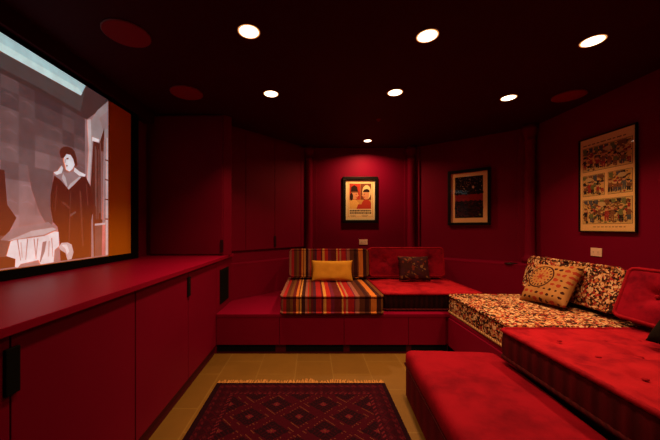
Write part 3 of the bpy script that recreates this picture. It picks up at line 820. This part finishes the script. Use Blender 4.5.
def poster_faces(bm, w, h):
    # 0 paper 1 gold 2 dark 3 red 4 cream 5 ochre 6 skin 7 brown
    z = 0.0085; s = 0.0003
    W, Hh = w / 2 - 0.014, h / 2 - 0.014
    rect(bm, -W, W, -Hh, Hh, z, 0)
    rect(bm, -W + .02, W - .02, -Hh + .03, Hh - .02, z + s, 1)
    rect(bm, -W + .028, W - .028, -Hh + .038, Hh - .028, z + 2 * s, 0)
    bm.verts.index_update(); n0 = len(bm.verts)
    x0, x1, y0, y1 = -0.145, 0.145, -0.10, 0.235
    rect(bm, x0, x1, y0, y1, z + 3 * s, 5)
    rect(bm, x0, -0.002, 0.02, y1, z + 4 * s, 3)
    rect(bm, 0.002, x1, 0.02, y1, z + 4 * s, 7)
    # left head : dark cap, face in profile, shirt
    poly(bm, [(-.145, -.10), (-.005, -.10), (-.02, -.02), (-.06, .02), (-.12, .02), (-.145, -.01)], z + 5 * s, 1)
    ell(bm, -.075, .085, .045, .062, z + 6 * s, 6)
    poly(bm, [(-.035, .10), (-.018, .075), (-.035, .065)], z + 6 * s, 6)
    poly(bm, [(-.128, .12), (-.03, .125), (-.04, .19), (-.08, .215), (-.12, .19)], z + 7 * s, 2)
    rect(bm, -.125, -.02, .115, .13, z + 8 * s, 7)
    rect(bm, -.062, -.046, .09, .098, z + 8 * s, 2); rect(bm, -.06, -.035, .05, .058, z + 8 * s, 3)
    ell(bm, -.118, .06, .022, .05, z + 7 * s, 2)
    # right head : pale hair, dark cap band
    poly(bm, [(.005, -.10), (.145, -.10), (.145, -.02), (.11, .02), (.05, .02), (.02, -.02)], z + 5 * s, 3)
    ell(bm, .085, .12, .058, .095, z + 6 * s, 4)
    ell(bm, .075, .085, .043, .062, z + 7 * s, 6)
    poly(bm, [(.035, .10), (.018, .075), (.035, .065)], z + 7 * s, 6)
    poly(bm, [(.03, .12), (.125, .12), (.12, .15), (.09, .165), (.05, .155)], z + 8 * s, 2)
    rect(bm, .046, .062, .09, .098, z + 8 * s, 2); rect(bm, .035, .06, .05, .058, z + 8 * s, 3)
    poly(bm, [(-.05, -.10), (.04, -.10), (.03, -.04), (-.03, -.04)], z + 7 * s, 3)
    # two heavy lines of unreadable lettering and two small ones
    rn = random.Random(5)
    for yy, hh, a, b_ in ((-.135, .020, -.14, .145), (-.165, .020, -.14, .145), (-.188, .008, -.13, -.06), (-.188, .008, .02, .10), (-.205, .006, -.12, -.06), (-.205, .006, .03, .09)):
        x = a
        while x < b_:
            l = rn.uniform(.006, .014) * (1.4 if hh > .01 else 1)
            rect(bm, x, min(x + l, b_), yy, yy + hh, z + 3 * s, 2 if hh > .01 else 7); x += l + .005
    bm.verts.ensure_lookup_table()
    for v in bm.verts[n0:]:
        v.co.x *= 1.12; v.co.y = 0.245 + (v.co.y - 0.235) * 1.13
    return inks((.95, .74, .42), (.85, .48, .14), (.035, .015, .012), (.52, .05, .03), (.86, .66, .34), (.66, .34, .10), (.74, .34, .18), (.22, .06, .03))

def print_red(bm, w, h):
    z = 0.0085; s = 0.0003; rn = random.Random(8)
    x0, x1, y0, y1 = -w / 2 + .052, w / 2 - .052, -h / 2 + .062, h / 2 - .055
    rect(bm, x0, x1, y0, y1, z, 0)
    ym = y0 + (y1 - y0) * .50; y2 = y0 + (y1 - y0) * .40
    rect(bm, x0, x1, y2 + .0, ym + .055, z + s, 1)
    for i in range(16):
        x = x0 + (x1 - x0) * (i + .5) / 16
        ell(bm, x, ym + .055, .018, .012 + rn.random() * .018, z + 2 * s, 0)
    for i in range(6):
        x = x0 + .03 + (x1 - x0 - .06) * i / 5
        poly(bm, [(x - .035, y0 + .12), (x + .035, y0 + .12), (x + .022, y2 - .01 + .02 * rn.random()), (x - .01, y2 + .02), (x - .025, y2 - .02)], z + 2 * s, 0)
    for i in range(150):
        x = rn.uniform(x0 + .01, x1 - .01); y = rn.uniform(ym + .075, y1 - .015)
        r_ = rn.uniform(.002, .006); ell(bm, x, y, r_, r_, z + (3 + i % 3) * s, rn.choice([2, 3, 3, 5]), 7)
    ell(bm, x0 + (x1 - x0) * .66, ym + .13, .014, .018, z + 7 * s, 2)
    for i in range(110):
        x = rn.uniform(x0 + .01, x1 - .01); y = rn.uniform(y0 + .015, y2 - .01)
        r_ = rn.uniform(.003, .008); ell(bm, x, y, r_, r_ * .7, z + (3 + i % 3) * s, rn.choice([3, 4, 4, 1, 0]), 7)
    ell(bm, x1 - .035, y0 + .04, .013, .013, z + 7 * s, 6)
    return inks((.014, .006, .008), (.24, .010, .014), (.55, .30, .24), (.16, .05, .04), (.16, .010, .014), (.05, .05, .07), (.10, .12, .03))

def comic(bm, w, h):
    # 0 paper 1 line 2 amber 3 tan 4 red 5 blue grey 6 green 7 skin 8 white 9 brown
    z = 0.0085; s = 0.0003; rn = random.Random(12)
    W, Hh = w / 2 - .004, h / 2 - .004
    rect(bm, -W, W, -Hh, Hh, z, 0)
    def panel(x0, x1, y0, y1, bg, figs, cap):
        rect(bm, x0 - .003, x1 + .003, y0 - .003, y1 + .003, z + s, 1); rect(bm, x0, x1, y0, y1, z + 2 * s, bg)
        hh = y1 - y0
        rect(bm, x0, x1, y0, y0 + hh * .2, z + 3 * s, 3)
        for k_ in range(int((x1 - x0) * hh * 5200)):
            xx = rn.uniform(x0 + .012, x1 - .012); yy = y0 + hh * (0.05 + 0.88 * rn.random() ** 0.8); r1 = rn.uniform(.004, .016)
            ell(bm, xx, yy, r1, r1 * rn.uniform(.4, 1.0), z + (3.1 + .2 * (k_ % 4)) * s, rn.choice([9, 2, 3, 1, 5, 9, 6, 9, 2, 1, 4]), 7)
        for k_ in range(int((x1 - x0) / .05)):
            xx = x0 + .025 + k_ * .05 + rn.uniform(-.01, .01)
            poly(bm, [(xx - .02, y1 - .004), (xx + .02, y1 - .004), (xx + .018, y1 - .03 - rn.random() * .05), (xx - .012, y1 - .02 - rn.random() * .03)], z + 4 * s, rn.choice([9, 1, 6, 5, 1]))
        for i in range(figs):
            xx = x0 + (x1 - x0) * (i + .5) / figs + rn.uniform(-.01, .01); b_ = y0 + hh * rn.uniform(.05, .14)
            t = hh * rn.uniform(.45, .62); hd = .012 + .004 * rn.random()
            c = rn.choice([4, 9, 5, 1, 9, 6, 4, 2])
            ww = rn.uniform(.013, .019)
            poly(bm, [(xx - ww, b_ + t * .35), (xx + ww, b_ + t * .35), (xx + ww * .8, b_ + t * .75), (xx - ww * .8, b_ + t * .75)], z + 6 * s, c)
            c2 = rn.choice([1, 5, 9, 4])
            poly(bm, [(xx - ww * .9, b_), (xx - ww * .2, b_), (xx, b_ + t * .36), (xx - ww, b_ + t * .36)], z + 6.4 * s, c2)
            poly(bm, [(xx + ww * .25, b_), (xx + ww * .95, b_), (xx + ww, b_ + t * .36), (xx, b_ + t * .36)], z + 6.4 * s, c2)
            dx = rn.choice([-1, 1])
            poly(bm, [(xx + dx * ww * .7, b_ + t * .72), (xx + dx * ww * 1.9, b_ + t * .5), (xx + dx * ww * 1.6, b_ + t * .44), (xx + dx * ww * .6, b_ + t * .58)], z + 7 * s, c)
            ell(bm, xx, b_ + t * .86, hd, hd * 1.15, z + 7.6 * s, 7, 10)
            ell(bm, xx, b_ + t * .97, hd * 1.1, hd * .6, z + 8 * s, rn.choice([1, 9, 4]), 10)
        if cap:
            ell(bm, x0 + (x1 - x0) * cap, y1 - hh * .2, .035, .02, z + 8.4 * s, 8, 14)
    a, b_ = -W + .024, W - .024
    panel(a, b_, .125, .345, 2, 8, .55)
    panel(a, -.012, -.105, .085, 3, 5, .3)
    panel(.022, b_, -.105, .085, 2, 5, .6)
    panel(a, b_, -.365, -.145, 3, 7, .42)
    x = a
    while x < b_ - .05:
        l = rn.uniform(.02, .05); rect(bm, x, x + l, .368, .378, z + s, 9); x += l + .012
    x = a + .1
    while x < b_ - .05:
        l = rn.uniform(.015, .03); rect(bm, x, x + l, -.398, -.392, z + s, 9); x += l + .01
    return inks((.88, .54, .23), (.03, .02, .02), (.74, .40, .11), (.66, .42, .16), (.34, .035, .03), (.09, .09, .11), (.17, .17, .06), (.66, .32, .16), (.62, .42, .20), (.22, .09, .04))

a12 = math.atan2(P3[1] - P2[1], P3[0] - P2[0])
framed('framed_poster', (0.722, 4.397, 1.620), 0, 0.525, 0.69, 0.045, 0.03, (.95, .80, .56), 'black-framed yellow poster with two heads on the wall behind the striped seat', poster_faces, 0.02)
framed('framed_poster', (2.092, 3.914, 1.608), a12, 0.515, 0.745, 0.038, 0.03, (.90, .50, .24), 'black-framed dark print with a red band on the angled wall', print_red, 0.05)
framed('framed_comic_page', (XR - 0.003, 2.605, 1.605), R(-90), 0.51, 0.885, 0.010, 0.022, (.85, .52, .22), 'framed comic strip page in coloured panels on the right wall', comic, 0.0)

# ------------------------------------------------------------------ outlet plates
def outlet(loc, rz, w, h, label):
    r = empty('outlet_plate', loc, (R(90), 0, rz), label, 'outlet')
    obj('plate', box(B(), -w / 2, w / 2, -h / 2, h / 2, 0.0, 0.006, 0.002), M_plate, r)
    for sx in (-1, 1):
        sk = obj('socket', box(B(), sx * w * .22 - .016, sx * w * .22 + .016, -.017, .017, 0.0061, 0.008, 0.001), M_plate, r)
        bm = B(); box(bm, sx * w * .22 - .006, sx * w * .22 + .006, .004, .006, .0081, .0085); box(bm, sx * w * .22 - .006, sx * w * .22 + .006, -.006, -.004, .0081, .0085)
        obj('slot', bm, M_void, sk)
outlet((0.77, 4.399, 0.99), 0, 0.125, 0.078, 'small pinkish outlet plate on the back wall under the yellow poster')
outlet((XR - 0.001, 2.70, 0.978), R(-90), 0.105, 0.076, 'small cream outlet plate on the right wall under the comic page')

# ------------------------------------------------------------------ ceiling: downlights and speakers
LIGHTS = []
WARM = (1.0, 0.54, 0.22)
def downlight(x, y, label, power, r_=0.066, spread=108):
    r = empty('downlight', (x, y, H), label=label, cat='ceiling light', group='recessed ceiling downlights')
    bm = B(); seg = 40
    prof = [(r_ + 0.006, 0.0), (r_ + 0.006, -0.003), (r_ + 0.003, -0.004), (r_, -0.003), (r_, 0.0)]
    rings = [[bm.verts.new((q_ * math.cos(2 * PI * i / seg), q_ * math.sin(2 * PI * i / seg), z - 0.0002)) for i in range(seg)] for q_, z in prof]
    for a, b_ in zip(rings, rings[1:]):
        for i in range(seg):
            j = (i + 1) % seg; bm.faces.new((a[i], a[j], b_[j], b_[i]))
    obj('trim_ring', bm, M_ring, r, smooth=True)
    obj('reflector', lathe(B(), [(r_ * 0.99, -0.0008), (r_ * 0.99, -0.003), (r_ * 0.5, -0.0032)], 36), M_refl, r, smooth=True)
    obj('lens', lathe(B(), [(r_ * 0.86, -0.0033), (r_ * 0.84, -0.0044), (r_ * 0.7, -0.0050), (r_ * 0.2, -0.0055)], 36), M_lens, r, smooth=True)
    ld = bpy.data.lights.new('downlight_lamp', 'AREA'); ld.shape = 'DISK'; ld.size = r_ * 1.8
    ld.color = WARM; ld.energy = power; ld.spread = R(spread)
    lo = bpy.data.objects.new('downlight_lamp', ld); COL.objects.link(lo); lo.parent = r; lo.location = (0, 0, -0.012)
    LIGHTS.append(lo)
PW = 8.0
downlight(-0.385, 1.79, 'glowing recessed downlight in the row nearest the viewer, closest to the screen', PW)
downlight(0.72, 1.83, 'glowing recessed downlight in the middle of the row nearest the viewer', PW)
downlight(1.80, 1.88, 'glowing recessed downlight nearest the viewer, above the floral seat', PW)
downlight(-0.366, 2.62, 'glowing recessed downlight in the farther row, beside the tall cabinet', PW)
downlight(0.735, 2.595, 'glowing recessed downlight in the middle of the farther row', PW)
downlight(1.81, 2.70, 'glowing recessed downlight in the farther row, nearest the right wall', PW)
downlight(0.765, 4.03, 'single small downlight close to the back wall, above the yellow poster', PW * 1.8, 0.055, 155)
for x, y, w_ in ((-0.385, 1.0, 'left'), (0.72, 1.02, 'middle'), (1.80, 1.04, 'right')):  # unseen row of downlights, added to light the foreground
    downlight(x, y, 'recessed downlight overhead, nearer than the photo shows, %s of its row of three' % w_, PW * (0.35 if w_ == 'left' else 0.5))

def speaker(x, y, r_, label):
    r = empty('ceiling_speaker', (x, y, H), label=label, cat='ceiling speaker', group='flush ceiling speakers')
    obj('rim', lathe(B(), [(r_, -0.0005), (r_, -0.005), (r_ - 0.004, -0.007)], 44), M_ring, r, smooth=True)
    obj('grille', lathe(B(), [(r_ - 0.006, -0.0071), (r_ - 0.006, -0.009), (r_ * 0.5, -0.010)], 44), M_spk, r)
speaker(-1.143, 1.81, 0.134, 'large round flush ceiling speaker nearest the viewer, in front of the screen')
speaker(-1.11, 2.60, 0.138, 'round flush ceiling speaker farther back, before the tall red cabinet')
speaker(2.33, 2.66, 0.128, 'round flush ceiling speaker near the right wall, by the comic page')

r = empty('ceiling_sensor', (0.735, 3.24, H), label='tiny round ceiling sensor between the middle downlight and the back wall', cat='sensor')
obj('plate', lathe(B(), [(0.026, -0.0005), (0.026, -0.004), (0.02, -0.006)], 24), M_spk, r, smooth=True)
obj('sensor_head', lathe(B(), [(0.012, -0.0061), (0.013, -0.018), (0.008, -0.022)], 20), M_spk, r, smooth=True)

# ------------------------------------------------------------------ world, camera, view
wd = bpy.data.worlds.new('room_dark'); sc.world = wd; wd.use_nodes = True
wd.node_tree.nodes['Background'].inputs[0].default_value = (0, 0, 0, 1)
cam = bpy.data.cameras.new('camera'); cam.sensor_width = 36; cam.lens = 16.0; cam.clip_start = 0.02
cam.shift_x = 18 / 660; cam.shift_y = 8 / 660
co = bpy.data.objects.new('camera', cam); COL.objects.link(co)
co.location = (0, 0, 1.2); co.rotation_euler = (R(90), 0, 0)
sc.camera = co
vs = sc.view_settings
vs.view_transform = 'Standard'; vs.look = 'None'; vs.gamma = 1.0; vs.use_curve_mapping = False
vs.exposure = 0.0
sc.cycles.max_bounces = 8
